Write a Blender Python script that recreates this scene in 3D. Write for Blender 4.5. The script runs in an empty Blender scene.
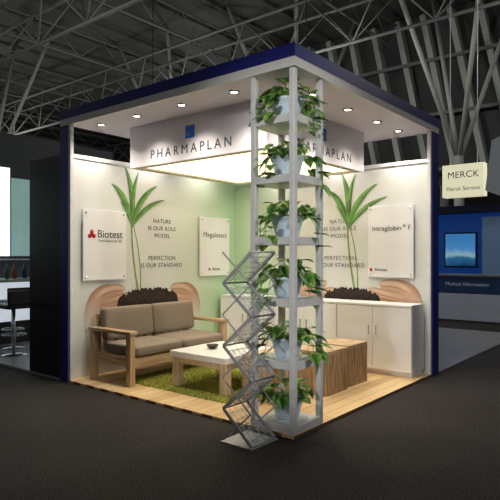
import bpy, bmesh, math, random
from mathutils import Vector, Matrix
random.seed(7)
scene = bpy.context.scene
try:
    scene.view_settings.view_transform = 'Standard'
except Exception: pass

# ------------------------------------------------------------ materials
def lin(c):
    return tuple(((v/255)/12.92 if v/255 <= .04045 else ((v/255+.055)/1.055)**2.4) for v in c)+(1,)
MATS = {}
def mat(name, col, rough=.5, metal=0, noise=.06, nscale=12, emit=0, ecol=None, bump=0, bscale=200, trans=0, alpha=1, spec=.5):
    if name in MATS: return MATS[name]
    m = bpy.data.materials.new(name); m.use_nodes = True
    nt = m.node_tree; b = nt.nodes['Principled BSDF']
    c = lin(col)
    tc = nt.nodes.new('ShaderNodeTexCoord')
    n = nt.nodes.new('ShaderNodeTexNoise'); n.inputs['Scale'].default_value = nscale
    nt.links.new(tc.outputs['Object'], n.inputs['Vector'])
    r = nt.nodes.new('ShaderNodeValToRGB')
    r.color_ramp.elements[0].position = .3; r.color_ramp.elements[1].position = .7
    r.color_ramp.elements[0].color = tuple(max(0, v*(1-noise)) for v in c[:3])+(1,)
    r.color_ramp.elements[1].color = tuple(min(1, v*(1+noise)) for v in c[:3])+(1,)
    nt.links.new(n.outputs['Fac'], r.inputs['Fac'])
    nt.links.new(r.outputs['Color'], b.inputs['Base Color'])
    b.inputs['Roughness'].default_value = rough
    b.inputs['Metallic'].default_value = metal
    b.inputs['Specular IOR Level'].default_value = spec
    if trans: b.inputs['Transmission Weight'].default_value = trans
    if alpha < 1: b.inputs['Alpha'].default_value = alpha
    if emit:
        b.inputs['Emission Color'].default_value = lin(ecol or col)
        b.inputs['Emission Strength'].default_value = emit
    if bump:
        n2 = nt.nodes.new('ShaderNodeTexNoise'); n2.inputs['Scale'].default_value = bscale
        nt.links.new(tc.outputs['Object'], n2.inputs['Vector'])
        bp = nt.nodes.new('ShaderNodeBump'); bp.inputs['Strength'].default_value = bump
        bp.inputs['Distance'].default_value = .01
        nt.links.new(n2.outputs['Fac'], bp.inputs['Height'])
        nt.links.new(bp.outputs['Normal'], b.inputs['Normal'])
    MATS[name] = m
    return m

def wood(name, c1, c2, axis='X', rough=.5, stretch=14, scale=3):
    m = bpy.data.materials.new(name); m.use_nodes = True
    nt = m.node_tree; b = nt.nodes['Principled BSDF']
    tc = nt.nodes.new('ShaderNodeTexCoord'); mp = nt.nodes.new('ShaderNodeMapping')
    s = [stretch]*3; s['XYZ'.index(axis)] = 1
    mp.inputs['Scale'].default_value = s
    nt.links.new(tc.outputs['Object'], mp.inputs['Vector'])
    n = nt.nodes.new('ShaderNodeTexNoise'); n.inputs['Scale'].default_value = scale; n.inputs['Detail'].default_value = 6
    nt.links.new(mp.outputs['Vector'], n.inputs['Vector'])
    r = nt.nodes.new('ShaderNodeValToRGB')
    r.color_ramp.elements[0].position = .35; r.color_ramp.elements[1].position = .65
    r.color_ramp.elements[0].color = lin(c1); r.color_ramp.elements[1].color = lin(c2)
    nt.links.new(n.outputs['Fac'], r.inputs['Fac'])
    nt.links.new(r.outputs['Color'], b.inputs['Base Color'])
    b.inputs['Roughness'].default_value = rough
    return m

def plank_floor():
    m = bpy.data.materials.new('oak_laminate'); m.use_nodes = True
    nt = m.node_tree; b = nt.nodes['Principled BSDF']
    tc = nt.nodes.new('ShaderNodeTexCoord')
    br = nt.nodes.new('ShaderNodeTexBrick')
    br.inputs['Scale'].default_value = 1
    br.inputs['Brick Width'].default_value = 1.3; br.inputs['Row Height'].default_value = .13
    br.inputs['Mortar Size'].default_value = .0025
    br.inputs['Color1'].default_value = lin((236, 206, 158)); br.inputs['Color2'].default_value = lin((206, 170, 122))
    br.inputs['Mortar'].default_value = lin((120, 92, 62)); br.inputs['Bias'].default_value = 0
    nt.links.new(tc.outputs['Object'], br.inputs['Vector'])
    mp = nt.nodes.new('ShaderNodeMapping'); mp.inputs['Scale'].default_value = (1.2, 22, 1)
    nt.links.new(tc.outputs['Object'], mp.inputs['Vector'])
    n = nt.nodes.new('ShaderNodeTexNoise'); n.inputs['Scale'].default_value = 2.5; n.inputs['Detail'].default_value = 6
    nt.links.new(mp.outputs['Vector'], n.inputs['Vector'])
    mx = nt.nodes.new('ShaderNodeMixRGB'); mx.blend_type = 'OVERLAY'; mx.inputs['Fac'].default_value = .5
    nt.links.new(br.outputs['Color'], mx.inputs['Color1']); nt.links.new(n.outputs['Fac'], mx.inputs['Color2'])
    nt.links.new(mx.outputs['Color'], b.inputs['Base Color'])
    b.inputs['Roughness'].default_value = .38
    return m

def print_wall(name, axis, corner):
    """grey-white printed graphic that turns pale mint towards the inner corner"""
    m = bpy.data.materials.new(name); m.use_nodes = True
    nt = m.node_tree; b = nt.nodes['Principled BSDF']
    tc = nt.nodes.new('ShaderNodeTexCoord'); sp = nt.nodes.new('ShaderNodeSeparateXYZ')
    nt.links.new(tc.outputs['Object'], sp.inputs['Vector'])
    mr = nt.nodes.new('ShaderNodeMapRange')
    mr.inputs['From Min'].default_value = corner-1.7; mr.inputs['From Max'].default_value = corner
    nt.links.new(sp.outputs[axis], mr.inputs['Value'])
    n = nt.nodes.new('ShaderNodeTexNoise'); n.inputs['Scale'].default_value = .8
    nt.links.new(tc.outputs['Object'], n.inputs['Vector'])
    ad = nt.nodes.new('ShaderNodeMath'); ad.operation = 'MULTIPLY_ADD'
    ad.inputs[1].default_value = .2; nt.links.new(n.outputs['Fac'], ad.inputs[0]); nt.links.new(mr.outputs['Result'], ad.inputs[2])
    mz = nt.nodes.new('ShaderNodeMapRange')
    mz.inputs['From Min'].default_value = 1.6; mz.inputs['From Max'].default_value = .3
    mz.inputs['To Max'].default_value = .25
    nt.links.new(sp.outputs['Z'], mz.inputs['Value'])
    a2 = nt.nodes.new('ShaderNodeMath'); a2.operation = 'ADD'
    nt.links.new(ad.outputs[0], a2.inputs[0]); nt.links.new(mz.outputs['Result'], a2.inputs[1])
    r = nt.nodes.new('ShaderNodeValToRGB')
    r.color_ramp.elements[0].position = .15; r.color_ramp.elements[0].color = lin((215, 218, 217))
    r.color_ramp.elements[1].position = 1.0; r.color_ramp.elements[1].color = lin((184, 214, 178))
    e = r.color_ramp.elements.new(.55); e.color = lin((208, 217, 204))
    nt.links.new(a2.outputs['Value'], r.inputs['Fac'])
    nt.links.new(r.outputs['Color'], b.inputs['Base Color'])
    b.inputs['Roughness'].default_value = .55
    return m

def attr_mat(name):
    m = bpy.data.materials.new(name); m.use_nodes = True
    nt = m.node_tree; b = nt.nodes['Principled BSDF']
    a = nt.nodes.new('ShaderNodeAttribute'); a.attribute_name = 'ink'
    nt.links.new(a.outputs['Color'], b.inputs['Base Color']); b.inputs['Roughness'].default_value = .6
    return m
M_INK = attr_mat('printed_photo_ink')

M_BLUE = mat('navy_laminate', (26, 34, 122), .4)
M_WHITE = mat('white_laminate', (225, 225, 225), .4, noise=.02)
M_CEIL = mat('white_ceiling_panel', (226, 221, 232), .6, noise=.02)
M_STEEL = mat('silver_powdercoat', (224, 226, 230), .45, .03)
M_CHROME = mat('chrome', (200, 202, 206), .2, .9)
M_BLACK = mat('black_panel', (13, 12, 15), .5)
M_SOFAF = mat('taupe_fabric', (140, 128, 114), .95, noise=.1, nscale=60, bump=.2, bscale=500)
M_TEAK = wood('teak', (162, 132, 98), (202, 172, 136), 'X')
M_TEAKZ = wood('teak_upright', (162, 132, 98), (202, 172, 136), 'Z')
M_TEAKY = wood('teak_crosswise', (162, 132, 98), (202, 172, 136), 'Y')
M_CUBE = wood('rough_timber', (132, 104, 76), (212, 182, 146), 'Z', .7, 16, 4)
M_CUBET = wood('timber_top', (172, 146, 114), (214, 186, 150), 'X', .6, 8, 4)
M_TEXT = mat('grey_print', (100, 104, 102), .6)
M_TEXTM = mat('mid_grey_print', (62, 66, 76), .6)
M_RED = mat('red_print', (190, 30, 30), .5)
M_LOGOB = mat('blue_print', (10, 104, 214), .5)
M_BOARD = mat('white_board', (232, 234, 236), .3, noise=.01)
M_SOIL = mat('printed_soil', (48, 38, 34), .8, noise=.7, nscale=25)
M_PLEAF = mat('printed_leaf', (112, 156, 84), .6, noise=.3, nscale=9)
M_PLEAFD = mat('printed_leaf_dark', (78, 124, 64), .6, noise=.3, nscale=9)
M_PSTEM = mat('printed_stem', (126, 154, 82), .6, noise=.2)
M_POT = mat('pale_blue_pot', (212, 232, 250), .25, noise=.03)
M_POTSOIL = mat('potting_soil', (40, 28, 20), .95, noise=.4, nscale=40)
M_VINE = mat('vine_stem', (114, 150, 66), .6)

def leaf_material():
    m = bpy.data.materials.new('pothos_leaf'); m.use_nodes = True
    nt = m.node_tree; b = nt.nodes['Principled BSDF']
    tc = nt.nodes.new('ShaderNodeTexCoord')
    n = nt.nodes.new('ShaderNodeTexNoise'); n.inputs['Scale'].default_value = 14; n.inputs['Detail'].default_value = 3
    nt.links.new(tc.outputs['Object'], n.inputs['Vector'])
    r = nt.nodes.new('ShaderNodeValToRGB')
    r.color_ramp.elements[0].position = .33; r.color_ramp.elements[0].color = lin((66, 120, 48))
    r.color_ramp.elements[1].position = .7; r.color_ramp.elements[1].color = lin((208, 222, 136))
    e = r.color_ramp.elements.new(.52); e.color = lin((112, 166, 74))
    nt.links.new(n.outputs['Fac'], r.inputs['Fac']); nt.links.new(r.outputs['Color'], b.inputs['Base Color'])
    b.inputs['Roughness'].default_value = .4
    return m
M_LEAF = leaf_material()

# ------------------------------------------------------------ builder
class MB:
    def __init__(s): s.bm = bmesh.new()
    def box(s, a, b, bevel=0, mi=0, rot=None, piv=None):
        a = Vector(a); b = Vector(b); c = (a+b)/2; d = b-a
        r = bmesh.ops.create_cube(s.bm, size=1)
        vs = r['verts']
        for v in vs: v.co = Vector((v.co.x*d.x, v.co.y*d.y, v.co.z*d.z))+c
        fs = set(f for v in vs for f in v.link_faces)
        if bevel:
            es = list(set(e for v in vs for e in v.link_edges))
            rr = bmesh.ops.bevel(s.bm, geom=es, offset=min(bevel, .49*min(abs(d.x), abs(d.y), abs(d.z))), segments=2, affect='EDGES', profile=.5)
            fs = set(f for f in fs if f.is_valid) | set(rr['faces'])
            for f in list(fs):
                for v in f.verts:
                    for ff in v.link_faces: fs.add(ff)
        for f in fs: f.material_index = mi
        if rot is not None:
            vv = set(v for f in fs for v in f.verts)
            p = Vector(piv) if piv is not None else c
            for v in vv: v.co = rot @ (v.co-p)+p
        return s
    def tube(s, p, q, r, seg=10, mi=0, r2=None, square=False):
        p = Vector(p); q = Vector(q); d = q-p
        L = d.length
        if L < 1e-6: return s
        res = bmesh.ops.create_cone(s.bm, cap_ends=True, segments=4 if square else seg, radius1=r, radius2=r if r2 is None else r2, depth=L)
        M = Matrix.Translation((p+q)/2) @ d.to_track_quat('Z', 'Y').to_matrix().to_4x4()
        if square: M = M @ Matrix.Rotation(math.pi/4, 4, 'Z')
        for v in res['verts']: v.co = M @ v.co
        for f in set(f for v in res['verts'] for f in v.link_faces):
            f.material_index = mi; f.smooth = not square
        return s
    def lathe(s, prof, seg=24, c=(0, 0, 0), mi=0):
        c = Vector(c); rings = []
        for r, z in prof:
            if r < 1e-5: rings.append([s.bm.verts.new(c+Vector((0, 0, z)))])
            else: rings.append([s.bm.verts.new(c+Vector((r*math.cos(2*math.pi*i/seg), r*math.sin(2*math.pi*i/seg), z))) for i in range(seg)])
        for A, B in zip(rings, rings[1:]):
            for i in range(seg):
                j = (i+1) % seg
                if len(A) == 1 and len(B) == 1: continue
                if len(A) == 1: f = s.bm.faces.new((A[0], B[j], B[i]))
                elif len(B) == 1: f = s.bm.faces.new((A[i], A[j], B[0]))
                else: f = s.bm.faces.new((A[i], A[j], B[j], B[i]))
                f.smooth = True; f.material_index = mi
        return s
    def poly(s, pts, mi=0):
        vs = [s.bm.verts.new(Vector(p)) for p in pts]
        f = s.bm.faces.new(vs); f.material_index = mi
        return s
    def obj(s, name, mats, parent=None, origin=None, label=None, category=None, fixn=True, **props):
        if fixn: bmesh.ops.recalc_face_normals(s.bm, faces=s.bm.faces[:])
        me = bpy.data.meshes.new(name)
        if origin is not None:
            o = Vector(origin)
            for v in s.bm.verts: v.co -= o
        s.bm.to_mesh(me); s.bm.free()
        for m in (mats if isinstance(mats, (list, tuple)) else [mats]): me.materials.append(m)
        ob = bpy.data.objects.new(name, me)
        scene.collection.objects.link(ob)
        if origin is not None: ob.location = origin
        if label: ob['label'] = label
        if category: ob['category'] = category
        for k, v in props.items(): ob[k] = v
        return ob
def parent_world(p):
    v = Vector(p.location)
    while p.parent: p = p.parent; v += Vector(p.location)
    return v
def empty(name, loc, label, category, **props):
    e = bpy.data.objects.new(name, None); e.empty_display_size = .1
    scene.collection.objects.link(e); e.location = loc
    e['label'] = label; e['category'] = category
    for k, v in props.items(): e[k] = v
    return e
def part(mb, name, mats, parent, label=None, fixn=True):
    o = parent_world(parent)
    for v in mb.bm.verts: v.co -= o
    ob = mb.obj(name, mats, label=label, fixn=fixn)
    ob.parent = parent
    return ob

def text_obj(body, size, material, parent, origin, ux, name='lettering', align='CENTER', extrude=.001, sx=1, space=1):
    cu = bpy.data.curves.new('t', 'FONT'); cu.body = body; cu.size = size
    cu.align_x = align; cu.align_y = 'CENTER'; cu.extrude = extrude; cu.space_character = space
    to = bpy.data.objects.new('t', cu); scene.collection.objects.link(to)
    bpy.context.view_layer.update()
    dg = bpy.context.evaluated_depsgraph_get()
    me = bpy.data.meshes.new_from_object(to.evaluated_get(dg))
    bpy.data.objects.remove(to)
    ux = Vector(ux).normalized(); uz = Vector((0, 0, 1)); n = ux.cross(uz)
    R = Matrix((ux, uz, n)).transposed()
    off = Vector(origin)-parent_world(parent)
    for v in me.vertices: v.co = R @ Vector((v.co.x*sx, v.co.y, v.co.z)) + off
    me.materials.clear(); me.materials.append(material)
    ob = bpy.data.objects.new(name, me); scene.collection.objects.link(ob)
    ob.parent = parent
    return ob

# ------------------------------------------------------------ dimensions of the stand
XW, YW = 3.04, 3.23
WT = .14
ZW = 2.72
ZC = 3.08
ZT = 3.235
FL = .03

# ------------------------------------------------------------ hall floor, decks
def carpet():
    m = bpy.data.materials.new('charcoal_carpet'); m.use_nodes = True
    nt = m.node_tree; b = nt.nodes['Principled BSDF']
    tc = nt.nodes.new('ShaderNodeTexCoord')
    n = nt.nodes.new('ShaderNodeTexNoise'); n.inputs['Scale'].default_value = 85; n.inputs['Detail'].default_value = 5
    n2 = nt.nodes.new('ShaderNodeTexNoise'); n2.inputs['Scale'].default_value = 1.1; n2.inputs['Detail'].default_value = 3
    nt.links.new(tc.outputs['Object'], n.inputs['Vector']); nt.links.new(tc.outputs['Object'], n2.inputs['Vector'])
    r = nt.nodes.new('ShaderNodeValToRGB')
    r.color_ramp.elements[0].position = .4; r.color_ramp.elements[0].color = lin((18, 17, 18))
    r.color_ramp.elements[1].position = .63; r.color_ramp.elements[1].color = lin((74, 69, 67))
    nt.links.new(n.outputs['Fac'], r.inputs['Fac'])
    mx = nt.nodes.new('ShaderNodeMixRGB'); mx.blend_type = 'MULTIPLY'; mx.inputs['Fac'].default_value = .35
    r2 = nt.nodes.new('ShaderNodeValToRGB'); r2.color_ramp.elements[0].position = .4; r2.color_ramp.elements[0].color = (.55, .55, .55, 1); r2.color_ramp.elements[1].position = .6
    nt.links.new(n2.outputs['Fac'], r2.inputs['Fac'])
    nt.links.new(r.outputs['Color'], mx.inputs['Color1']); nt.links.new(r2.outputs['Color'], mx.inputs['Color2'])
    nt.links.new(mx.outputs['Color'], b.inputs['Base Color'])
    b.inputs['Roughness'].default_value = .85; b.inputs['Specular IOR Level'].default_value = .25
    bp = nt.nodes.new('ShaderNodeBump'); bp.inputs['Strength'].default_value = .4; bp.inputs['Distance'].default_value = .008
    nt.links.new(n.outputs['Fac'], bp.inputs['Height']); nt.links.new(bp.outputs['Normal'], b.inputs['Normal'])
    return m
MB().box((-12, -14, -.1), (42, 44, 0)).obj('floor', carpet(), kind='structure')
MB().box((0, 0, 0), (XW+WT, YW+WT, FL), .003).obj('floor', plank_floor(), kind='structure')
M_DECKG = mat('pale_grey_vinyl', (150, 150, 152), .3, noise=.05, nscale=2)
MB().box((0, YW+WT+.01, 0), (4.5, 9, .03)).obj('floor', M_DECKG, kind='structure')
MB().box((XW+WT+.08, .0, 0), (7.6, 3.4, .02)).obj('floor', M_DECKG, kind='structure')

# ------------------------------------------------------------ stand walls
wl = MB().box((0.002, YW, FL), (XW+WT, YW+WT, ZW)).obj('wall_left', print_wall('print_left', 'X', XW), kind='structure')
wr = MB().box((XW, 0.002, FL), (XW+WT, YW, ZW)).obj('wall_right', print_wall('print_right', 'Y', YW), kind='structure')
MB().box((-.012, YW-.0, 0), (0.0, YW+WT, ZT-.17)).box((-.012, YW+WT, 0), (.1, YW+WT+.008, ZT-.17)).obj('trim_1', M_BLUE, kind='structure')
MB().box((XW+.0, -.012, 0), (XW+WT+.06, .0, ZT-.17)).box((XW+WT+.001, 0, 0), (XW+WT+.06, .1, ZT-.17)).obj('trim_2', M_BLUE, kind='structure')
MB().box((0.0, YW-.045, FL), (.045, YW-.001, ZC)).obj('trim_3', M_STEEL, kind='structure')
MB().box((XW-.045, 0, FL), (XW-.001, .045, ZC)).obj('trim_4', M_STEEL, kind='structure')
MB().box((0.05, YW-.012, ZW-.045), (XW-.01, YW-.0005, ZW+.0)).obj('trim_5', M_STEEL, kind='structure')
MB().box((XW-.012, .05, ZW-.045), (XW-.0005, YW-.013, ZW)).obj('trim_6', M_STEEL, kind='structure')
MB().box((0, 0, ZC), (XW+WT+.06, YW+WT, ZC+.05)).obj('ceiling', M_CEIL, kind='structure')
BB = ZC+.048
MB().box((-.02, -.02, BB), (0, YW+WT+.01, ZT)).box((0, -.02, BB), (XW+WT+.08, 0, ZT)).obj('trim_7', M_BLUE, kind='structure')
MB().box((-.016, -.016, ZC-.03), (.03, YW+WT, ZC-.001)).box((.03, -.016, ZC-.03), (XW+WT+.06, .03, ZC-.001)).box((-.016, -.016, ZC-.001), (-.001, YW+WT, BB-.001)).box((-.001, -.016, ZC-.001), (XW+WT+.06, -.001, BB-.001)).obj('trim_8', M_WHITE, kind='structure')

# ---- wall print artwork
def bez(p0, p1, p2, t): return (1-t)**2*Vector(p0)+2*t*(1-t)*Vector(p1)+t*t*Vector(p2)
def ribbon(mb, p0, p1, p2, w, to3, prof=None, n=14, mi=0, lift=0, half=0):
    L = []; R = []
    for i in range(n+1):
        t = i/n; p = bez(p0, p1, p2, t)
        d = (bez(p0, p1, p2, min(1, t+.01))-bez(p0, p1, p2, max(0, t-.01))).normalized()
        nn = Vector((-d.y, d.x)); ww = w*(prof(t) if prof else 1)/2
        L.append(mb.bm.verts.new(to3(p+nn*ww, lift))); R.append(mb.bm.verts.new(to3(p-nn*(0 if half else ww), lift)))
    for i in range(n):
        f = mb.bm.faces.new((L[i], L[i+1], R[i+1], R[i])); f.material_index = mi
leafp = lambda t: max(.03, math.sin(math.pi*min(1, t*.9+.06))**.9*(1-.35*t))
def seedling(wall, to3, u0, k):
    mb = MB()
    P = lambda a, z: Vector((u0+k*a, z))
    ribbon(mb, P(0.02, 1.0), P(-.1, 1.5), P(-.1, 2.0), .03, to3, lambda t: 1-.3*t, mi=1, lift=.0005)
    ribbon(mb, P(.05, 1.0), P(.08, 1.45), P(-.08, 1.95), .02, to3, lambda t: 1-.3*t, mi=1, lift=.0008)
    for j, (q0, q1, q2, w) in enumerate([
        ((-.1, 1.95), (-.22, 2.34), (-.42, 2.42), .115), ((-.1, 1.95), (-.04, 2.35), (-.2, 2.66), .11),
        ((-.09, 1.92), (-.1, 2.35), (.02, 2.62), .08), ((-.09, 1.9), (.02, 2.3), (.34, 2.46), .105),
        ((-.09, 1.88), (.12, 2.2), (.48, 2.28), .085), ((-.1, 1.9), (-.18, 2.12), (-.28, 2.2), .05)]):
        ribbon(mb, P(*q0), P(*q1), P(*q2), w, to3, leafp, lift=.001+.0006*j)
        ribbon(mb, P(*q0), P(*q1), P(*q2), w, to3, leafp, lift=.0013+.0006*j, mi=2, half=1)
    part(mb, 'printed_seedling', [M_PLEAF, M_PSTEM, M_PLEAFD], wall)
def mound(wall, to3, u0, u1, z0, z1, m, name, bumpy=0, pw=.6, lift=.0015):
    mb = MB(); n = 46; rnd = random.Random(3)
    top = []; bot = []
    for i in range(n+1):
        t = i/n; h = math.sin(math.pi*t)**pw + (rnd.uniform(-bumpy, bumpy) if 0 < i < n else 0)
        u = u0+(u1-u0)*t
        top.append(mb.bm.verts.new(to3(Vector((u, z0+(z1-z0)*max(.01, h))), lift))); bot.append(mb.bm.verts.new(to3(Vector((u, z0)), lift)))
    for i in range(n): mb.bm.faces.new((bot[i], bot[i+1], top[i+1], top[i]))
    part(mb, name, m, wall)
def inked(mb, layer, p0, p1, p2, w, to3, prof, lift, c_mid, c_edge, c_fade, fade0=0., n=22, m=8):
    rows = []
    for i in range(n+1):
        t = i/n; p = bez(p0, p1, p2, t)
        d = (bez(p0, p1, p2, min(1, t+.01))-bez(p0, p1, p2, max(0, t-.01))).normalized()
        nn = Vector((-d.y, d.x)); ww = w*prof(t)/2; row = []
        for j in range(m+1):
            s = -1+2*j/m
            v = mb.bm.verts.new(to3(p+nn*ww*s, lift))
            k = abs(s)**2.2
            col = [a*(1-k)+b*k for a, b in zip(c_mid, c_edge)]
            if fade0 > 0:
                f = max(0, 1-t/fade0); col = [a*(1-f)+b*f for a, b in zip(col, c_fade)]
            v[layer] = (*col[:3], 1); row.append(v)
        rows.append(row)
    for i in range(n):
        for j in range(m): mb.bm.faces.new((rows[i][j], rows[i][j+1], rows[i+1][j+1], rows[i+1][j]))
SK_L = lin((218, 188, 166)); SK_M = lin((202, 166, 142)); SK_D = lin((158, 116, 92)); WALLC = lin((206, 208, 196))
def hand(wall, to3, u, s, z=1.0):
    mb = MB(); lay = mb.bm.verts.layers.float_color.new('ink')
    P = lambda a, b: Vector((u+s*a, z+b))
    rp = lambda t: max(.08, (1-abs(2*t-1)**5)**.6)
    inked(mb, lay, P(.02, -.42), P(.0, .12), P(.48, .0), .27, to3, lambda t: .62+.38*math.sin(math.pi*min(1, t+.12)) if t < .97 else .3, .0012, SK_M, SK_D, WALLC, .4)
    for k in range(4):
        inked(mb, lay, P(.14, -.27+.055*k), P(.44, -.24+.06*k), P(.74-.03*k, -.13+.04*k), .082, to3, rp, .0018+.0006*k, SK_L if k % 2 else SK_M, SK_D, SK_M, .5)
    inked(mb, lay, P(.06, -.06), P(.2, .12), P(.52, .055), .1, to3, rp, .0046, SK_L, SK_D, SK_M, .3)
    part(mb, 'printed_hand', M_INK, wall)
tl = lambda p, l: Vector((p.x, YW-.002-l, p.y))
tr = lambda p, l: Vector((XW-.002-l, p.x, p.y))
seedling(wl, tl, 1.04, 1)
seedling(wr, tr, 1.08, -1)
hand(wl, tl, .32, 1, 1.02); hand(wl, tl, 2.14, -1, 1.0)
hand(wr, tr, .2, 1, 1.07); hand(wr, tr, 2.02, -1, 1.05)
mound(wl, tl, .7, 1.78, .84, 1.06, M_SOIL, 'printed_soil', .12, .26, .0055)
mound(wr, tr, .68, 1.56, .85, 1.06, M_SOIL, 'printed_soil', .12, .26, .0055)
for wall, org, ux in ((wl, lambda u, z: (u, YW-.003, z), (1, 0, 0)), (wr, lambda u, z: (XW-.003, u, z), (0, -1, 0))):
    u = 1.48 if wall is wl else 1.3
    for t, z in (('NATURE', 1.98), ('IS OUR ROLE', 1.88), ('MODEL', 1.78), ('PERFECTION', 1.47), ('IS OUR STANDARD', 1.37)):
        text_obj(t, .08, M_TEXT, wall, org(u, z), ux, space=1.12)

# ------------------------------------------------------------ boards
def board(wall_axis, u0, u1, z0, z1, label):
    um = (u0+u1)/2; zm = (z0+z1)/2
    if wall_axis == 'L': base = Vector((um, YW-.04, z0)); a = (u0, YW-.045, z0); b = (u1, YW-.03, z1)
    else: base = Vector((XW-.04, um, z0)); a = (XW-.045, u0, z0); b = (XW-.03, u1, z1)
    e = empty('sign_board', base, label, 'sign')
    part(MB().box(a, b, .003), 'panel', M_BOARD, e)
    for uu in (u0+.04, u1-.04):
        for zz in (z0+.04, z1-.04):
            mb = MB()
            if wall_axis == 'L': mb.tube((uu, YW-.0005, zz), (uu, YW-.055, zz), .01)
            else: mb.tube((XW-.0005, uu, zz), (XW-.055, uu, zz), .01)
            part(mb, 'standoff_pin', M_CHROME, e)
    return e, um, zm
e, um, zm = board('L', .175, .82, 1.2, 2.07, 'white acrylic board with red three-ball logo, beside the sofa')
yb = YW-.047
text_obj('Biotest', .135, M_TEXTM, e, (um+.07, yb, 1.77), (1, 0, 0))
text_obj('From Nature for Life', .042, M_TEXT, e, (um+.07, yb, 1.69), (1, 0, 0))
mb = MB()
for dx, dz in ((0, .034), (-.03, -.018), (.03, -.018), (0, 0)):
    mb.tube((um-.2+dx, yb+.001, 1.765+dz), (um-.2+dx, yb-.003, 1.765+dz), .027, 16)
part(mb, 'logo', M_RED, e)
e, um, zm = board('L', 2.19, 2.86, 1.2, 2.09, 'white acrylic board with product lettering, near inner corner')
text_obj('Megalotect', .11, M_TEXTM, e, (um, yb, 1.82), (1, 0, 0), space=1.08)
text_obj('Biotest', .06, M_TEXTM, e, (um+.02, yb, 1.3), (1, 0, 0))
part(MB().tube((um-.13, yb+.001, 1.3), (um-.13, yb-.003, 1.3), .02, 14), 'logo', M_RED, e)
e, um, zm = board('R', .22, .85, 1.22, 2.16, 'white acrylic board with product lettering, above the cabinets')
xb = XW-.047
text_obj('Intraglobin', .092, M_TEXTM, e, (xb, um+.05, 1.86), (0, -1, 0), space=1.03)
text_obj('®', .05, M_TEXTM, e, (xb, um-.195, 1.885), (0, -1, 0))
text_obj('F', .092, M_TEXTM, e, (xb, um-.26, 1.86), (0, -1, 0))
text_obj('Biotest', .06, M_TEXTM, e, (xb, um+.13, 1.32), (0, -1, 0), space=1.05)
part(MB().tube((xb+.001, um+.27, 1.32), (xb-.003, um+.27, 1.32), .022, 14), 'logo', M_RED, e)

# ------------------------------------------------------------ suspended header
HX0, HX1, HY0, HY1, HZ = .64, 2.7, .76, 2.88, 2.58
hd = empty('hanging_header', (HX0, HY0, HZ), 'square white suspended fascia box with grey letters, lit below', 'sign')
M_HEAD = mat('header_fabric', (222, 220, 230), .7, noise=.02)
mb = MB()
t = .03
mb.box((HX0, HY0, HZ), (HX0+t, HY1, ZC-.001)).box((HX1-t, HY0, HZ), (HX1, HY1, ZC-.001))
mb.box((HX0+t, HY0, HZ), (HX1-t, HY0+t, ZC-.001)).box((HX0+t, HY1-t, HZ), (HX1-t, HY1, ZC-.001))
part(mb, 'box_frame', M_HEAD, hd)
M_FRAME = mat('underside_frame', (186, 178, 160), .5)
fw = .1
mb = MB().box((HX0+t, HY0+t, HZ+.0), (HX0+fw, HY1-t, HZ+.02)).box((HX1-fw, HY0+t, HZ), (HX1-t, HY1-t, HZ+.02))
mb.box((HX0+fw, HY0+t, HZ), (HX1-fw, HY0+fw, HZ+.02)).box((HX0+fw, HY1-fw, HZ), (HX1-fw, HY1-t, HZ+.02))
part(mb, 'underside_frame', M_FRAME, hd, 'grey flat frame around the glowing diffuser')
M_GLOW = mat('glowing_diffuser', (255, 244, 220), .6, emit=1.7, ecol=(255, 234, 190))
part(MB().box((HX0+t, HY0+t, HZ+.022), (HX1-t, HY1-t, HZ+.035)), 'diffuser', M_GLOW, hd, 'glowing warm white diffuser sheet')
text_obj('PHARMAPLAN', .15, M_TEXTM, hd, (HX0-.003, 1.86, 2.7), (0, -1, 0), space=1.48)
text_obj('PHARMAPLAN', .15, M_TEXTM, hd, (1.72, HY0-.003, 2.7), (1, 0, 0), space=1.48)
M_LOGOL = mat('light_blue_print', (60, 150, 235), .5)
l1 = part(MB().box((HX0-.004, 1.84-.07, 2.82), (HX0+.0, 1.84+.07, 2.96)), 'logo', M_LOGOB, hd)
part(MB().poly([(HX0-.006, 1.84+.05, 2.84), (HX0-.006, 1.84-.02, 2.84), (HX0-.006, 1.84+.05, 2.91)]), 'logo_highlight', M_LOGOL, l1)
l2 = part(MB().box((1.7-.07, HY0-.004, 2.82), (1.7+.07, HY0, 2.96)), 'logo', M_LOGOB, hd)
part(MB().poly([(1.7-.05, HY0-.006, 2.84), (1.7+.02, HY0-.006, 2.84), (1.7-.05, HY0-.006, 2.91)]), 'logo_highlight', M_LOGOL, l2)

# ------------------------------------------------------------ downlights
M_BULB = mat('lamp_glass', (255, 240, 210), .4, emit=16, ecol=(255, 240, 215))
def downlight(x, y, energy):
    e = empty('recessed_downlight', (x, y, ZC), 'small round recessed spotlight in white ceiling panel', 'ceiling light', group='recessed ceiling spotlights')
    mb = MB().lathe([(.036, -.001), (.038, -.012), (.056, -.012), (.058, -.001)], 20, (x, y, ZC))
    part(mb, 'ring', M_CHROME, e)
    part(MB().lathe([(0, -.006), (.035, -.006), (.035, -.001), (0, -.001)], 16, (x, y, ZC)), 'lamp', M_BULB, e)
    L = bpy.data.lights.new('downlight_beam', 'SPOT'); L.energy = energy; L.color = (1, .89, .74)
    L.spot_size = math.radians(125); L.spot_blend = .95; L.shadow_soft_size = .04
    lo = bpy.data.objects.new('downlight_beam', L); scene.collection.objects.link(lo)
    lo.parent = e; lo.location = (0, 0, -.03)
for y in (.9, 1.62, 2.34, 3.0): downlight(.3, y, 46)
for x in (.85, 1.55, 2.25, 2.85): downlight(x, .36, 52)
for p in ((2.88, 1.3), (2.88, 2.3), (1.2, 3.06), (2.2, 3.06)): downlight(p[0], p[1], 32)

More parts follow.
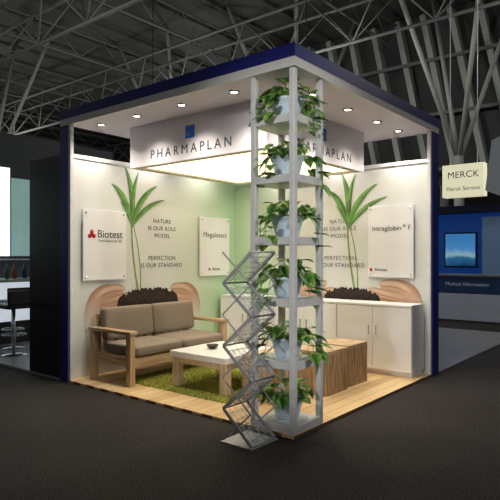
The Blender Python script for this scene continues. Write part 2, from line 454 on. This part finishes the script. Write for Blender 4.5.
# ------------------------------------------------------------ plant tower
TS = .46
tw = empty('plant_shelf_tower', (TS/2, TS/2, FL), 'tall silver square-tube rack with six shelves, corner column', 'shelf')
PW = .05
def post(x, y):
    return MB().box((x, y, FL), (x+PW, y+PW, ZC-.032), .004)
for x, y in ((0.005, .005), (TS-PW, .005), (.005, TS-PW), (TS-PW, TS-PW)):
    part(post(x, y), 'post', M_STEEL, tw)
SH = [.09, .62, 1.14, 1.66, 2.18, 2.68]
for z in SH:
    mb = MB().box((.012, PW+.006, z-.065), (TS-.007, TS-PW-.001, z), .003).box((PW+.006, .008, z-.065), (TS-PW-.001, PW+.006, z)).box((PW+.006, TS-PW-.001, z-.065), (TS-PW-.001, TS-.008, z))
    part(mb, 'shelf', M_STEEL, tw)

def leaf(mb, pos, dirv, up, size, curl):
    d = dirv.normalized(); side = d.cross(up)
    if side.length < .01: side = Vector((1, 0, 0))
    side.normalize(); n = side.cross(d).normalized()
    prof = [(-.12, .0), (-.2, .2), (-.1, .4), (.1, .5), (.32, .48), (.55, .37), (.78, .19), (1.0, 0)]
    mid = []; Lp = []; Rp = []
    for i, (t, w) in enumerate(prof):
        tt = max(t, 0)
        c = pos+d*(t*size)-n*(curl*size*tt*tt)
        ups = n*(w*size*.2)
        Lp.append(mb.bm.verts.new(c+side*(w*size)+ups)) if w > 0 else Lp.append(None)
        Rp.append(mb.bm.verts.new(c-side*(w*size)+ups)) if w > 0 else Rp.append(None)
        t2 = max(t, -.02)
        mid.append(mb.bm.verts.new(pos+d*(t2*size)-n*(curl*size*max(t2, 0)**2)))
    for i in range(1, len(prof)-1):
        for S in (Lp, Rp):
            if S[i+1] is not None: f = mb.bm.faces.new((mid[i], mid[i+1], S[i+1], S[i]))
            else: f = mb.bm.faces.new((mid[i], mid[i+1], S[i]))
            f.smooth = True
    for S in (Lp, Rp):
        f = mb.bm.faces.new((mid[0], mid[1], S[1])); f.smooth = True
def plant(z, seed):
    rnd = random.Random(seed)
    c = Vector((TS/2, TS/2, z))
    e = empty('potted_pothos', c, 'trailing variegated pothos in pale blue pot on tower shelf', 'potted plant', group='pothos plants on the shelf tower')
    prof = [(0, 0), (.09, 0), (.105, .02), (.13, .12), (.142, .155), (.15, .16), (.15, .18), (.134, .18), (.126, .15), (0, .14)]
    part(MB().lathe(prof, 28, c), 'pot', M_POT, e)
    part(MB().lathe([(0, .158), (.128, .158), (.11, .142), (0, .142)], 20, c), 'soil', M_POTSOIL, e)
    vm = MB(); lm = MB()
    ztop = (.36 if z < 2.5 else .33)+rnd.uniform(-.03, .02)
    N = rnd.choice((23, 25, 27)); bias = rnd.uniform(0, 2*math.pi)
    for k in range(N):
        a = 2*math.pi*(k+rnd.random()*.8)/N
        out = Vector((math.cos(a), math.sin(a), 0))
        lop = .85+.3*(math.cos(a-bias)*.5+.5)
        sideways = abs(math.sin(a-math.radians(39)))
        trail = z > .3 and rnd.random() < .36 and sideways > .6
        p0 = c+Vector((0, 0, .158))+out*rnd.uniform(.01, .07)
        if trail:
            R = rnd.uniform(.22, .27)*lop
            p1 = p0+out*R*.9+Vector((0, 0, .13)); p2 = c+out*R+Vector((0, 0, rnd.uniform(-.1, .1)))
        else:
            R = (rnd.uniform(.04, .17)+.08*sideways)*lop
            p1 = p0+Vector((0, 0, rnd.uniform(.06, .14)))+out*.03; p2 = c+out*R+Vector((0, 0, rnd.uniform(.2, ztop)-R*.2))
        last = p0; n = 6
        for i in range(1, n+1):
            t = i/n; p = (1-t)**2*p0+2*t*(1-t)*p1+t*t*p2
            vm.tube(last, p, .0028, 5)
            if i == n or (trail and i in (3, 5)) or (not trail and i == 4 and rnd.random() < .45):
                az = rnd.uniform(-.8, .8)
                sd = Vector((math.cos(a+az), math.sin(a+az), 0))
                dv = sd*.9+Vector((0, 0, rnd.uniform(-.8, .25)))
                upv = Vector((0, 0, 1))+sd*.9
                leaf(lm, p, dv, upv, rnd.uniform(.085, .15), rnd.uniform(.1, .3))
            last = p
    part(vm, 'stems', M_VINE, e)
    part(lm, 'foliage', M_LEAF, e, fixn=False)
for i, z in enumerate(SH): plant(z, 90+i)

# ------------------------------------------------------------ folding literature rack
rc = Vector((-.25, .27, 0))
rk = empty('literature_rack', rc, 'folding zigzag silver metal brochure stand on the carpet', 'magazine rack')
W2 = .15; U = .145
M_ALU = mat('satin_silver_metal', (190, 193, 198), .4, .3)
M_MESH = mat('fine_mesh_sheet', (176, 180, 186), .5, .2, alpha=.22)
part(MB().box((rc.x-W2-.02, rc.y-U-.02, 0), (rc.x+W2+.02, rc.y+U+.02, .013), .003), 'base', M_ALU, rk)
zs = [.02+i*.252 for i in range(7)]
def strip(mb, a, b, x, w, t):
    d = (b-a).normalized(); nrm = Vector((0, -d.z, d.y)); X = Vector((x, 0, 0)); th = Vector((t, 0, 0))
    p = [X+a-nrm*w, X+a+nrm*w, X+b+nrm*w, X+b-nrm*w]
    A = [mb.bm.verts.new(q-th) for q in p]; B = [mb.bm.verts.new(q+th) for q in p]
    mb.bm.faces.new(A); mb.bm.faces.new(B[::-1])
    for j in range(4): mb.bm.faces.new((A[j], B[j], B[(j+1) % 4], A[(j+1) % 4]))
for i in range(6):
    s0 = -1 if i % 2 == 0 else 1
    a = Vector((0, rc.y+U*s0, zs[i])); b = Vector((0, rc.y-U*s0, zs[i+1]))
    mb = MB()
    for sx in (-W2, W2): strip(mb, a, b, rc.x+sx, .013, .005)
    for tt in (.0, 1):
        q = a.lerp(b, tt); mb.tube((rc.x-W2, q.y, q.z), (rc.x+W2, q.y, q.z), .008)
    tray = part(mb, 'tray', M_ALU, rk)
    mb = MB()
    q0 = a.lerp(b, .06); q1 = a.lerp(b, .88); x0 = rc.x-W2+.008; x1 = rc.x+W2-.008
    mb.poly([(x0, q0.y, q0.z), (x1, q0.y, q0.z), (x1, q1.y, q1.z), (x0, q1.y, q1.z)])
    part(mb, 'mesh_pocket', M_MESH, tray, 'see-through fine metal mesh sheet')
    mb = MB()
    for k in range(5):
        q = a.lerp(b, .16+k*.17); mb.tube((rc.x-W2, q.y, q.z), (rc.x+W2, q.y, q.z), .0028, 5)
    for k in range(1, 5):
        x = rc.x-W2+k*2*W2/5; qa = a.lerp(b, .04); qb = a.lerp(b, .96)
        mb.tube((x, qa.y, qa.z), (x, qb.y, qb.z), .0025, 5)
    part(mb, 'cross_wires', M_ALU, tray)
    a2 = Vector((0, rc.y-U*s0, zs[i])); b2 = Vector((0, rc.y+U*s0, zs[i+1]))
    for sx in (-W2-.011, W2+.011):
        mb = MB(); strip(mb, a2, b2, rc.x+sx, .006, .0025)
        part(mb, 'scissor_arm', M_ALU, rk)

# ------------------------------------------------------------ rug
rb = bmesh.new(); nx, ny = 160, 150
rx0, rx1, ry0, ry1 = .38, 2.3, 1.1, 2.72
rnd = random.Random(5); grid = []
for i in range(nx+1):
    row = []
    for j in range(ny+1):
        edge = i in (0, nx) or j in (0, ny)
        z = FL+.001 if edge else FL+rnd.uniform(.006, .03)
        k = .008 if edge else .005
        row.append(rb.verts.new((rx0+(rx1-rx0)*i/nx+rnd.uniform(-k, k), ry0+(ry1-ry0)*j/ny+rnd.uniform(-k, k), z)))
    grid.append(row)
for i in range(nx):
    for j in range(ny): rb.faces.new((grid[i][j], grid[i+1][j], grid[i+1][j+1], grid[i][j+1]))
me = bpy.data.meshes.new('rug'); rb.to_mesh(me); rb.free()
me.materials.append(mat('olive_shag', (140, 142, 58), .95, noise=.45, nscale=35))
rug = bpy.data.objects.new('rug', me); scene.collection.objects.link(rug)
rug['label'] = 'olive green shag rug under the coffee table'; rug['category'] = 'rug'

# ------------------------------------------------------------ sofa
sx0, sx1, sy0, sy1 = .22, 1.86, 2.36, 3.12
sf = empty('sofa', ((sx0+sx1)/2, (sy0+sy1)/2, FL), 'light teak framed sofa with taupe cushions against printed wall', 'sofa')
z0 = FL
LW = .075
for x in (sx0, sx1-LW):
    part(MB().box((x, sy0, z0+(.02 if x > .5 else 0)), (x+LW, sy0+LW, .61), .006), 'leg', M_TEAKZ, sf)
    part(MB().box((x, sy1-LW, z0), (x+LW, sy1, .61), .006), 'leg', M_TEAKZ, sf)
    part(MB().box((x-.018, sy0-.02, .61), (x+LW+.018, sy1, .65), .006), 'armrest', M_TEAKY, sf)
    part(MB().box((x+.015, sy0+LW, .25), (x+LW-.015, sy1-LW, .35), .004), 'side_rail', M_TEAKY, sf)
part(MB().box((sx0+LW, sy0+.01, .25), (sx1-LW, sy0+.05, .345), .004), 'front_rail', M_TEAK, sf)
mb = MB().box((sx0+LW, sy1-.06, .25), (sx1-LW, sy1-.03, .34), .004).box((sx0+LW, sy1-.05, .72), (sx1-LW, sy1-.02, .8), .004)
mb.box((sx0+LW, sy1-.05, .34), (sx0+.13, sy1-.02, .72)).box((sx1-.13, sy1-.05, .34), (sx1-LW, sy1-.02, .72))
for i in range(9):
    x = sx0+.2+i*(sx1-sx0-.4)/8; mb.box((x-.02, sy1-.045, .34), (x+.02, sy1-.025, .72))
part(mb, 'back_frame', M_TEAKZ, sf)
mb = MB()
for i in range(7):
    y = sy0+.08+i*.083; mb.box((sx0+LW, y, .32), (sx1-LW, y+.05, .338))
part(mb, 'seat_slats', M_TEAK, sf)
def cushion(a, b, name, rot=None, piv=None):
    A = Vector(a); B = Vector(b); c = (A+B)/2; h = (B-A)/2
    mb = MB(); nu, nv = 40, 20
    ax = min(range(3), key=lambda i: h[i]); o1, o2 = [i for i in range(3) if i != ax]
    sp = lambda v, p: math.copysign(abs(v)**p, v)
    rows = []
    for i in range(1, nv):
        ph = -math.pi/2+math.pi*i/nv; row = []
        for j in range(nu):
            th = 2*math.pi*j/nu
            q = Vector((0, 0, 0))
            q[o1] = h[o1]*sp(math.cos(ph), .3)*sp(math.cos(th), .16)
            q[o2] = h[o2]*sp(math.cos(ph), .3)*sp(math.sin(th), .16)
            q[ax] = h[ax]*sp(math.sin(ph), .45)
            row.append(mb.bm.verts.new(q+c))
        rows.append(row)
    for r1, r2 in zip(rows, rows[1:]):
        for j in range(nu): mb.bm.faces.new((r1[j], r1[(j+1) % nu], r2[(j+1) % nu], r2[j]))
    mb.bm.faces.new(rows[0][::-1]); mb.bm.faces.new(rows[-1])
    if rot is not None:
        for v in mb.bm.verts: v.co = rot @ (v.co-Vector(piv))+Vector(piv)
    for f in mb.bm.faces: f.smooth = True
    return part(mb, name, M_SOFAF, sf)
mid = (sx0+sx1)/2
for a, b in ((sx0+LW+.004, mid-.003), (mid+.003, sx1-LW-.004)):
    cushion((a, sy0-.02, .345), (b, sy1-.18, .485), 'seat_cushion')
    cushion((a, sy1-.26, .48), (b, sy1-.1, .87), 'back_cushion', Matrix.Rotation(-.12, 3, 'X'), (0, sy1-.09, .5))

# ------------------------------------------------------------ coffee table
tx0, tx1, ty0, ty1 = .52, 1.38, 1.2, 2.04
ct = empty('coffee_table', ((tx0+tx1)/2, (ty0+ty1)/2, FL+.02), 'low square coffee table, white top, pale wood legs', 'table')
M_TABLE = mat('white_table_top', (244, 242, 238), .25, noise=.01)
M_PALE = wood('pale_wood', (206, 184, 150), (232, 214, 186), 'Z')
part(MB().box((tx0, ty0, .375), (tx1, ty1, .445), .008), 'tabletop', M_TABLE, ct)
for x in (tx0+.02, tx1-.11):
    for y in (ty0+.02, ty1-.11):
        part(MB().box((x, y, FL+.02), (x+.09, y+.09, .375), .005), 'leg', M_PALE, ct)
mb = MB().box((tx0+.04, ty0+.11, .31), (tx0+.07, ty1-.11, .375)).box((tx1-.07, ty0+.11, .31), (tx1-.04, ty1-.11, .375))
mb.box((tx0+.11, ty0+.04, .31), (tx1-.11, ty0+.07, .375)).box((tx0+.11, ty1-.07, .31), (tx1-.11, ty1-.04, .375))
part(mb, 'apron', M_PALE, ct)
bc = Vector((.88, 1.72, .445))
MB().lathe([(0, 0), (.03, 0), (.055, .02), (.07, .05), (.064, .05), (.048, .022), (0, .012)], 24, bc).obj('bowl', mat('dark_ceramic', (60, 48, 42), .3), origin=bc, label='small dark bowl on the white coffee table', category='bowl')

# ------------------------------------------------------------ timber cube stools
def cube(x, y, s, lab, seed):
    e = empty('cube_stool', (x+s/2, y+s/2, FL), lab, 'stool', group='timber cube stools')
    rn = random.Random(seed)
    mb = MB(); n = 4; H = .46
    cuts = [0]+[s*(i+rn.uniform(-.18, .18))/n for i in range(1, n)]+[s]
    for i in range(n):
        a = cuts[i]+.001; b = cuts[i+1]-.001; k = rn.uniform(0, .004)
        mb.box((x+a, y-k, FL), (x+b, y+.025, H), .002).box((x+a, y+s-.025, FL), (x+b, y+s+k, H), .002)
        aa = max(a, .026); bb = min(b, s-.026)
        mb.box((x-k, y+aa, FL), (x+.025, y+bb, H), .002).box((x+s-.025, y+aa, FL), (x+s+k, y+bb, H), .002)
    part(mb, 'sides', M_CUBE, e)
    mb = MB()
    for i in range(n): mb.box((x-.006, y+cuts[i]+.001, H), (x+s+.006, y+cuts[i+1]-.001, H+.035), .004)
    part(mb, 'seat', M_CUBET, e)
cube(1.24, .44, .44, 'rough brown timber cube stool near the white cabinets', 1)
cube(1.76, .46, .44, 'rough brown timber cube stool near the white cabinets', 2)
cube(.64, .64, .44, 'rough brown timber cube stool beside the plant tower', 3)

# ------------------------------------------------------------ cabinets
M_CAB = mat('white_cabinet', (246, 248, 252), .35, noise=.01)
cx0 = 2.6
for i in range(3):
    y0 = .08+i*1.025; y1 = y0+1.015
    e = empty('sideboard_cabinet', ((cx0+XW)/2, (y0+y1)/2, FL), 'white two-door low cabinet against the printed wall', 'cabinet', group='white low cabinets')
    mb = MB().box((cx0+.022, y0, FL+.06), (XW-.055, y1, .88)).box((cx0+.06, y0+.02, FL), (XW-.06, y1-.02, FL+.06)).box((cx0-.005, y0, .88), (XW-.05, y1, .905), .002)
    part(mb, 'body', M_CAB, e)
    ym = (y0+y1)/2
    for a, b, hy in ((y0+.004, ym-.003, ym-.05), (ym+.003, y1-.004, ym+.05)):
        d = part(MB().box((cx0, a, FL+.065), (cx0+.02, b, .872), .002), 'door', M_CAB, e)
        part(MB().box((cx0-.022, hy-.006, .52), (cx0-.014, hy+.006, .64), .002).box((cx0-.016, hy-.004, .53), (cx0, hy+.004, .54)).box((cx0-.016, hy-.004, .62), (cx0, hy+.004, .63)), 'handle', M_CHROME, d)

# ------------------------------------------------------------ black neighbouring tower
bx = MB().box((0.0, YW+WT+.012, .03), (.62, 4.1, 2.72), .004).box((-.02, YW+WT+.012, .9), (0.0, 4.1, .915))
bx.obj('display_tower', M_BLACK, label='tall matt black rectangular display tower beside the stand', category='display')
# ------------------------------------------------------------ neighbour bar booth
M_LIT = mat('lit_white_panel', (235, 245, 238), .5, emit=1.3, ecol=(226, 246, 232), noise=.1, nscale=2)
M_TEAL = mat('lit_teal_panel', (150, 175, 172), .5, emit=.42, ecol=(150, 190, 186), noise=.25, nscale=2)
M_LIT2 = mat('lit_counter_panel', (225, 235, 245), .5, emit=.6, ecol=(226, 234, 246))
M_DARK = mat('dark_counter', (48, 46, 50), .35)
e = empty('bar_counter', (1.4, 6.6, .03), 'lit white bar counter with dark plinth and pale top', 'counter')
part(MB().box((.1, 6.4, .03), (3.4, 6.9, .4), .01), 'plinth', M_DARK, e)
part(MB().box((.1, 6.4, .4), (3.4, 6.9, 1.06), .01), 'body', M_LIT2, e, 'softly lit white front')
part(MB().box((.0, 6.3, 1.06), (3.5, 7.0, 1.11), .01), 'worktop', mat('pale_worktop', (190, 195, 200), .2), e)
for k, (x, col, h) in enumerate(((1.0, (60, 90, 70), .28), (1.16, (150, 60, 40), .26), (1.32, (40, 60, 90), .3), (1.5, (200, 190, 150), .24))):
    c = Vector((x, 6.62+.05*(k % 2), 1.11))
    MB().lathe([(0, 0), (.036, 0), (.038, .02), (.038, h*.55), (.014, h*.75), (.013, h), (0, h)], 18, c).obj('bottle', mat('bottle_%d_glass' % k, col, .15), origin=c, label='small coloured bottle standing on the bar counter', category='bottle', group='bottles on the bar counter')
e = empty('backlit_display_wall', (1.5, 8.4, .03), 'grey partition with bright backlit strip and teal panels', 'display')
part(MB().box((-1.5, 8.35, .03), (4.5, 8.5, 4.0)), 'partition', mat('grey_partition', (70, 76, 78), .5), e)
part(MB().box((-1.4, 8.33, 1.5), (1.94, 8.35, 3.3)), 'light_panel', M_LIT, e, 'glowing white green panel')
part(MB().box((1.98, 8.33, 1.5), (3.0, 8.35, 3.1)), 'light_panel', M_TEAL, e, 'dimly glowing grey-teal panel')
part(MB().box((-1.4, 8.1, 1.42), (4.4, 8.33, 1.44)), 'shelf', M_STEEL, e)
def bar_stool(x, y, col):
    e = empty('bar_stool', (x, y, .03), 'chrome bar stool with low dark padded seat at counter', 'stool', group='bar stools')
    c = (x, y, .03)
    part(MB().lathe([(0, 0), (.2, 0), (.2, .012), (.05, .03), (0, .03)], 24, c), 'base', M_CHROME, e)
    part(MB().tube((x, y, .05), (x, y, .72), .025, 14), 'column', M_CHROME, e)
    mb = MB()
    for k in range(12):
        a0 = 2*math.pi*k/12; a1 = 2*math.pi*(k+1)/12
        mb.tube((x+.17*math.cos(a0), y+.17*math.sin(a0), .33), (x+.17*math.cos(a1), y+.17*math.sin(a1), .33), .01, 8)
    mb.tube((x-.17, y, .33), (x+.17, y, .33), .008)
    part(mb, 'footrest', M_CHROME, e)
    part(MB().box((x-.19, y-.19, .72), (x+.19, y+.19, .8), .03), 'seat', col, e)
    part(MB().box((x-.19, y-.21, .78), (x+.19, y-.17, 1.0), .018), 'backrest', col, e)
M_SW = mat('dark_leatherette', (34, 32, 36), .4)
bar_stool(.45, 5.35, M_SW); bar_stool(.75, 5.95, M_SW); bar_stool(1.5, 5.9, M_SW)

# ------------------------------------------------------------ booths beyond
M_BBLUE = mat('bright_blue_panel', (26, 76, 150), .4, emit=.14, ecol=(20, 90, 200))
def screen_mat():
    m = bpy.data.materials.new('screen_picture'); m.use_nodes = True
    nt = m.node_tree; b = nt.nodes['Principled BSDF']
    tc = nt.nodes.new('ShaderNodeTexCoord'); sp = nt.nodes.new('ShaderNodeSeparateXYZ')
    nt.links.new(tc.outputs['Object'], sp.inputs['Vector'])
    n = nt.nodes.new('ShaderNodeTexNoise'); n.inputs['Scale'].default_value = 4
    nt.links.new(tc.outputs['Object'], n.inputs['Vector'])
    a = nt.nodes.new('ShaderNodeMath'); a.operation = 'MULTIPLY_ADD'; a.inputs[1].default_value = .25
    nt.links.new(n.outputs['Fac'], a.inputs[0]); nt.links.new(sp.outputs['Z'], a.inputs[2])
    r = nt.nodes.new('ShaderNodeValToRGB')
    r.color_ramp.elements[0].position = .25; r.color_ramp.elements[0].color = lin((16, 50, 100))
    r.color_ramp.elements[1].position = 1.0; r.color_ramp.elements[1].color = lin((60, 130, 190))
    for p, c in ((.45, (40, 110, 150)), (.55, (150, 185, 200)), (.72, (70, 140, 200))):
        e = r.color_ramp.elements.new(p); e.color = lin(c)
    nt.links.new(a.outputs[0], r.inputs['Fac']); nt.links.new(r.outputs['Color'], b.inputs['Emission Color'])
    b.inputs['Emission Strength'].default_value = .75; b.inputs['Base Color'].default_value = (.01, .01, .02, 1)
    return m
M_SCR = screen_mat()
e = empty('blue_exhibition_booth', (11.2, 1.5, 0), 'blue back wall of a lit exhibition booth with pale panel', 'booth')
part(MB().box((11, -4, 0), (11.15, 5.5, 2.6)), 'back_wall', M_BBLUE, e)
part(MB().box((10.5, -4, 2.6), (11.3, 5.5, 2.78)), 'canopy', mat('booth_navy', (16, 22, 60), .5), e)
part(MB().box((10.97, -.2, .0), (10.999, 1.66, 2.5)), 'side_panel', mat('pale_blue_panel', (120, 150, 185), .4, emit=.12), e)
e = empty('wall_screen', (10.95, 2.2, 1.1), 'flat screen showing blue image on blue booth wall', 'screen')
part(MB().box((10.93, 1.78, 1.2), (10.999, 2.62, 2.12), .01), 'bezel', M_BLACK, e)
part(MB().box((10.92, 1.82, 1.24), (10.93, 2.58, 2.08)), 'display', M_SCR, e)
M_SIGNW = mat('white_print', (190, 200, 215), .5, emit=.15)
e = empty('information_counter', (9.6, 1.6, 0), 'white reception counter with blue lettered upper band', 'counter')
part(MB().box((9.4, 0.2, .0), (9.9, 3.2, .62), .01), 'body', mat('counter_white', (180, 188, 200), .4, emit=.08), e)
part(MB().box((9.4, 0.2, .62), (9.9, 3.2, 1.02), .01), 'front_panel', mat('counter_blue', (44, 80, 136), .4), e)
part(MB().box((9.3, 0.1, 1.02), (10, 3.3, 1.07), .01), 'worktop', M_DECKG, e)
text_obj('Medical Information', .115, M_SIGNW, e, (9.395, 1.56, .84), (0, -1, 0), space=1.05)
M_SIGN = mat('sign_lightbox', (236, 234, 206), .5, emit=.7, ecol=(240, 236, 200))
e = empty('hanging_sign', (11, 2.15, 3.0), 'illuminated cream hanging sign with blue lettering', 'sign')
part(MB().box((10.9, 1.6, 3.05), (11.2, 2.66, 3.9), .01), 'lightbox', M_SIGN, e)
text_obj('MERCK', .24, M_BLUE, e, (10.895, 2.12, 3.62), (0, -1, 0), space=1.06)
text_obj('Merck Serono', .15, M_BLUE, e, (10.895, 2.12, 3.26), (0, -1, 0))
part(MB().tube((11.05, 1.8, 3.9), (11.05, 1.8, 8.5), .01), 'cable', M_STEEL, e)
part(MB().tube((11.05, 2.5, 3.9), (11.05, 2.5, 8.5), .01), 'cable', M_STEEL, e)
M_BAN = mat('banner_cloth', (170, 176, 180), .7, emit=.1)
e = empty('hanging_banner', (10.3, 1.0, 2.6), 'pale tall slanted hanging banner above blue booth', 'banner')
mb = MB()
pts = [(10.3, .95, 2.9), (10.3, 1.4, 3.1), (10.3, 1.25, 4.3), (10.3, .5, 4.6), (10.3, .3, 2.9)]
v1 = [mb.bm.verts.new(p) for p in pts]; v2 = [mb.bm.verts.new((p[0]+.05, p[1], p[2])) for p in pts]
mb.bm.faces.new(v1); mb.bm.faces.new(v2[::-1])
for j in range(5): mb.bm.faces.new((v1[j], v2[j], v2[(j+1) % 5], v1[(j+1) % 5]))
part(mb, 'cloth', M_BAN, e)
part(MB().tube((10.32, .8, 4.45), (10.32, .8, 8.5), .01), 'cable', M_STEEL, e)

# ------------------------------------------------------------ hall shell
M_HALL = mat('hall_wall', (72, 72, 70), .8, noise=.2, nscale=.5)
M_ROOF = mat('hall_roof', (78, 78, 76), .8, noise=.25, nscale=.6)
M_TRUSS = mat('painted_steel_truss', (108, 110, 108), .7, noise=.1)
M_FIN = mat('louvre_white', (164, 170, 162), .6, noise=.1)
MB().box((-12, 44, 0), (42, 44.3, 13)).obj('wall_far_left', M_HALL, kind='structure')
MB().box((42, -14, 0), (42.3, 44, 13)).obj('wall_far_right', M_HALL, kind='structure')
mb = MB().box((-12, -14, 12.5), (42, 44, 12.7))
for i in range(30): mb.box((-12, -13+i*1.9, 12.38), (42, -12.7+i*1.9, 12.5))
mb.obj('ceiling', M_ROOF, kind='structure')
def truss_y(x, z, h, y0, y1, step, r=.065):
    mb = MB()
    mb.tube((x, y0, z), (x, y1, z), r, 8); mb.tube((x-.7, y0, z+h), (x-.7, y1, z+h), r, 8); mb.tube((x+.7, y0, z+h), (x+.7, y1, z+h), r, 8)
    n = int((y1-y0)/step)
    for i in range(n):
        a = y0+i*step; b = a+step/2; c = a+step
        for s in (-.7, .7):
            mb.tube((x, a, z), (x+s, b, z+h), r*.45, 6); mb.tube((x+s, b, z+h), (x, c, z), r*.45, 6)
    mb.obj('roof_truss', M_TRUSS, label='grey tubular steel lattice girder under dark hall roof', category='roof truss', group='roof girders')
for x in (7, 14, 26, 35): truss_y(x, 9.2, 1.7, -14, 44, 3.0)
def truss_x(y, z, h, x0, x1, step, r=.05):
    mb = MB()
    mb.tube((x0, y, z), (x1, y, z), r, 8); mb.tube((x0, y, z+h), (x1, y, z+h), r, 8)
    n = int((x1-x0)/step)
    for i in range(n):
        a = x0+i*step; mb.tube((a, y, z), (a+step/2, y, z+h), r*.5, 6).tube((a+step/2, y, z+h), (a+step, y, z), r*.5, 6)
    mb.obj('roof_truss', M_TRUSS, label='slim grey cross truss under dark hall roof', category='roof truss', group='roof cross trusses')
for y in (8, 14.5, 20, 26, 32, 38): truss_x(y, 10.9, 1.1, -12, 42, 2.6)
LX = 20.0
MB().box((LX+.5, -8, 4.6), (LX+.7, 17, 12.37)).obj('wall_gallery', mat('gallery_wall', (62, 66, 64), .8, noise=.15, nscale=.6), kind='structure')
gs = empty('gallery_screen', (LX+.6, 5, 0), 'raised screen of slanted pale louvres on round grey columns', 'screen wall')
for yy in (-6, 0, 6, 12, 16.6):
    part(MB().tube((LX+.6, yy, 0), (LX+.6, yy, 4.6), .2, 12), 'column', M_TRUSS, gs)
for i in range(19):
    y = -5.5+i*1.2
    mb = MB()
    p0 = Vector((LX, y, 4.9)); p1 = Vector((LX, y+1.5, 12.2))
    d = (p1-p0).normalized(); nrm = Vector((0, -d.z, d.y)); w = .12
    P = [p0-nrm*w, p0+nrm*w, p1+nrm*w, p1-nrm*w]
    A = [mb.bm.verts.new(q) for q in P]; B = [mb.bm.verts.new(q+Vector((.5, 0, 0))) for q in P]
    mb.bm.faces.new(A); mb.bm.faces.new(B[::-1])
    for j in range(4): mb.bm.faces.new((A[j], B[j], B[(j+1) % 4], A[(j+1) % 4]))
    part(mb, 'louvre_blade', M_FIN, gs)
for z in (5.2, 7.6, 10.0):
    part(MB().box((LX-.12, -7, z), (LX-.0, 17, z+.14)), 'rail', M_TRUSS, gs)
def rake(x, y):
    mb = MB()
    mb.tube((x, y, 0), (x, y, 5.2), .18, 12)
    for dx, dy in ((-2.6, -1.8), (2.2, -1.8), (-2.6, 1.8), (2.2, 1.8)):
        mb.tube((x, y, 5.0), (x+dx, y+dy, 12.4), .09, 8)
    mb.obj('branching_column', M_FIN, label='pale steel column branching into raking roof struts', category='column', group='branching hall columns')
for p in ((17, 4.2), (17, 11.5), (17, 19), (9, 24)): rake(*p)

# high bay lamps added to light the hall
M_HB = mat('hall_fill_lens', (255, 250, 235), .4, emit=4)
for i, (x, y, z, en) in enumerate([(3, 12, 8.2, 300), (12, 15.5, 8.2, 340), (11, -1.5, 8.0, 420), (22, 22, 8.2, 600), (-1, 22, 8.2, 420), (-6, -6, 8, 190), (3, -9, 8.2, 150), (12.5, 8, 8.0, 340), (12, 30, 8.2, 560)]):
    e = empty('hall_fill_lamp', (x, y, z), 'added round high bay lamp that lights the hall from its roof', 'lamp', group='added hall fill lamps')
    part(MB().lathe([(.06, .3), (.1, .25), (.26, 0), (.24, 0), (.08, .22), (.0, .22)], 20, (x, y, z)), 'reflector', M_STEEL, e)
    part(MB().lathe([(0, .02), (.2, .02), (.2, .04), (0, .04)], 16, (x, y, z)), 'lens', M_HB, e)
    part(MB().tube((x, y, z+.28), (x, y, 12.37), .015), 'cable', M_BLACK, e)
    L = bpy.data.lights.new('hall_fill_light', 'POINT'); L.energy = en; L.color = (1, .97, .93); L.shadow_soft_size = .3
    lo = bpy.data.objects.new('hall_fill_light', L); scene.collection.objects.link(lo); lo.parent = e; lo.location = (0, 0, -.35)
def tower_fill_spot(p, target, en, ang, col=(1, .95, .87)):  # unseen fill spots, added to brighten the plant tower from the open sides
    L = bpy.data.lights.new('tower_fill_spot', 'SPOT'); L.energy = en; L.color = col
    L.spot_size = math.radians(ang); L.spot_blend = .6; L.shadow_soft_size = .15
    lo = bpy.data.objects.new('tower_fill_spot', L); scene.collection.objects.link(lo); lo.location = p
    lo.rotation_euler = (Vector(target)-Vector(p)).to_track_quat('-Z', 'Y').to_euler()
tower_fill_spot((-5.5, -1.0, 3.6), (.2, .25, 1.75), 520, 32)
tower_fill_spot((-1.0, -5.5, 3.6), (.25, .2, 1.75), 460, 32)

w = bpy.data.worlds.new('World'); scene.world = w; w.use_nodes = True
w.node_tree.nodes['Background'].inputs['Color'].default_value = (.95, .93, .95, 1)
w.node_tree.nodes['Background'].inputs['Strength'].default_value = .055

# ------------------------------------------------------------ camera
cd = bpy.data.cameras.new('Camera'); cam = bpy.data.objects.new('Camera', cd); scene.collection.objects.link(cam)
cam.location = (-3.703, -2.522, 1.5)
cam.rotation_euler = (math.pi/2, 0, math.atan2(-.7784, .6274))
cd.sensor_width = 36; cd.lens = 548/500*36; cd.shift_y = .012
cd.clip_end = 200
scene.camera = cam
